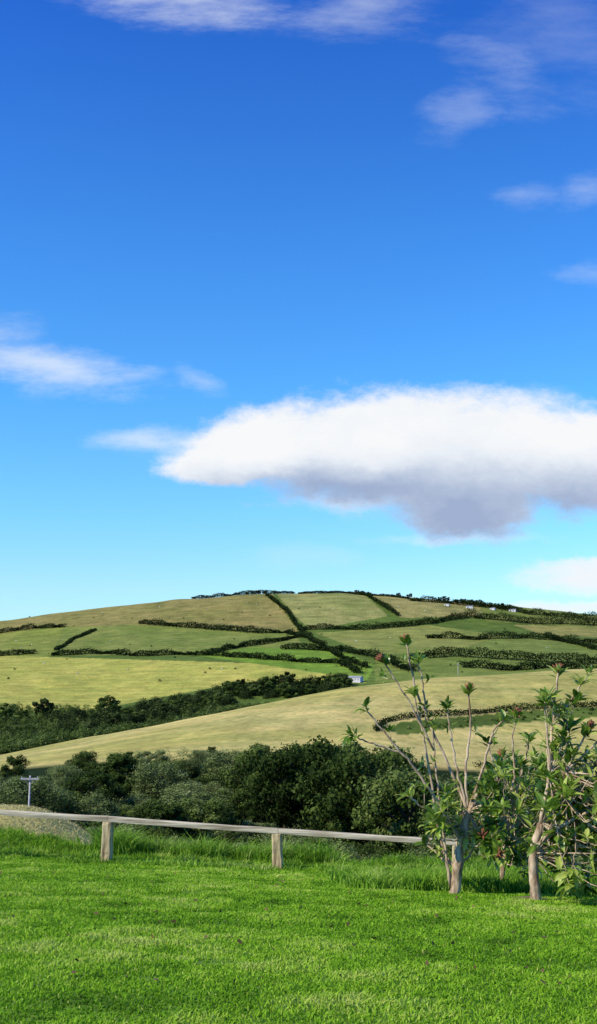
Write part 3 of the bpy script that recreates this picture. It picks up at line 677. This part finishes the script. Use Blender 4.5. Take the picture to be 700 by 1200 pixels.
cmb = nt.nodes.new('ShaderNodeCombineXYZ'); nt.links.new(ca, cmb.inputs[0]); nt.links.new(M('MULTIPLY', ce, 1.7), cmb.inputs[1])
def cnoise(scale, detail=6., rough=.55, off=0., stretch=1., rot=0.):
    mp = nt.nodes.new('ShaderNodeMapping'); mp.inputs['Location'].default_value = (off, off*1.7, off); mp.inputs['Scale'].default_value = (stretch, 1, 1); mp.inputs['Rotation'].default_value = (0, 0, rot); nt.links.new(cmb.outputs[0], mp.inputs[0])
    n_ = nn(nt, 'ShaderNodeTexNoise', Scale=scale, Detail=detail, Roughness=rough); n_.noise_dimensions = '2D'; nt.links.new(mp.outputs[0], n_.inputs['Vector']); return n_.outputs['Fac']
def blob(px_, py_, rx, ry, X=None, Y=None, rot=0.):
    v = (600-py_)/1152; a0 = float(sx(px_, py_)); e0 = float(tn(py_)); sc = 1+e0*e0
    da = M('SUBTRACT', X or ca, a0); de = M('SUBTRACT', Y or ce, e0)
    if rot:
        c_, s_ = math.cos(rot), math.sin(rot); da, de = M('ADD', M('MULTIPLY', da, c_), M('MULTIPLY', de, s_)), M('SUBTRACT', M('MULTIPLY', de, c_), M('MULTIPLY', da, s_))
    da = M('MULTIPLY', da, 1152/rx); de = M('MULTIPLY', de, 1152/ry/sc)
    return M('SUBTRACT', 1., M('SQRT', M('ADD', M('MULTIPLY', da, da), M('MULTIPLY', de, de))))
def smst(x, a, b_):
    m = nt.nodes.new('ShaderNodeMapRange'); m.interpolation_type = 'SMOOTHSTEP'; nt.links.new(x, m.inputs[0]); m.inputs[1].default_value = a; m.inputs[2].default_value = b_; return m.outputs[0]
wa = M('ADD', ca, M('MULTIPLY', M('SUBTRACT', cnoise(16, 8, .64, 3.1), .5), .050)); we = M('ADD', ce, M('MULTIPLY', M('SUBTRACT', cnoise(16, 8, .64, 8.4), .5), .024))
f_ = None
for b_ in [(510, 528, 300, 88), (340, 522, 150, 54), (700, 540, 170, 76), (550, 580, 110, 68), (265, 545, 100, 30)]:
    k_ = blob(*b_, X=wa, Y=we); f_ = k_ if f_ is None else M('SMOOTH_MAX', f_, k_, .12)
nbig = cnoise(18, 12, .66, 1.3)
big = M('ADD', f_, M('MULTIPLY', M('SUBTRACT', nbig, .5), .52))
alpha = smst(big, .02, .42)
gray = None
for b_ in [(545, 606, 170, 74), (400, 574, 230, 32)]:
    k_ = blob(*b_, X=wa, Y=we); gray = k_ if gray is None else M('SMOOTH_MAX', gray, k_, .25)
k_ = M('ADD', blob(650, 590, 230, 56, X=wa, Y=we), -.08); gray = M('SMOOTH_MAX', gray, k_, .25)
gray = smst(M('ADD', gray, M('MULTIPLY', M('SUBTRACT', nbig, .5), .35)), -.5, 1.0)
inner = M('MULTIPLY', M('SUBTRACT', cnoise(9, 9, .64, 9.9), .5), .45)
gfac = M('ADD', gray, inner)
ccol = ramp(nt, gfac, [(0.0, (.95, .965, .985)), (.25, (.83, .88, .95)), (.6, (.58, .66, .80)), (1, (.36, .45, .65))])
ccol = mixc(nt, 1.0, ccol, (9.8, 9.8, 9.8), 'MULTIPLY')
wn = cnoise(8, 10, .66, 2.2, .5, .35); wsum = None
for px_, py_, rx, ry, wt, rot, bi in [(50, 428, 160, 38, .66, -.15, 0), (-5, 395, 80, 50, .4, 0, 0), (232, 448, 38, 16, .26, -.4, .1), (185, 517, 95, 22, .6, 0, .2), (225, -4, 170, 34, .55, 0, .1), (420, 2, 140, 44, .32, 0, 0), (600, 85, 110, 45, .24, -.5, 0), (545, 125, 45, 50, .20, -.9, .15),
      (615, 228, 60, 18, .20, 0, 0), (700, 218, 70, 24, .28, .3, 0), (695, 320, 60, 14, .18, 0, 0), (690, 676, 85, 22, 1.0, 0, .9), (660, 714, 110, 9, .85, 0, .8), (405, 583, 75, 20, .7, 0, .2), (660, 40, 180, 80, .13, -.3, 0), (620, 460, 80, 20, .3, 0, 0), (350, 652, 80, 16, .12, 0, .2), (540, 630, 110, 9, .5, 0, .3)]:
    k_ = blob(px_, py_, rx, ry, X=wa, Y=we, rot=rot); k_ = M('MULTIPLY', smst(M('ADD', k_, M('MULTIPLY', M('SUBTRACT', wn, .56-bi/2.8), 2.8)), -.2, 1.3), M('MULTIPLY', smst(k_, -.25, .15), wt)); wsum = k_ if wsum is None else M('MAXIMUM', wsum, k_)
front = smst(sep.outputs[1], .1, .25)
c1 = mixc(nt, M('MULTIPLY', wsum, front), skyc, (8.8, 9.3, 9.8))
c2 = mixc(nt, M('MULTIPLY', alpha, front), c1, ccol)
nt.links.new(c2, bg.inputs[0])
print("trees", len(placed), ntree)
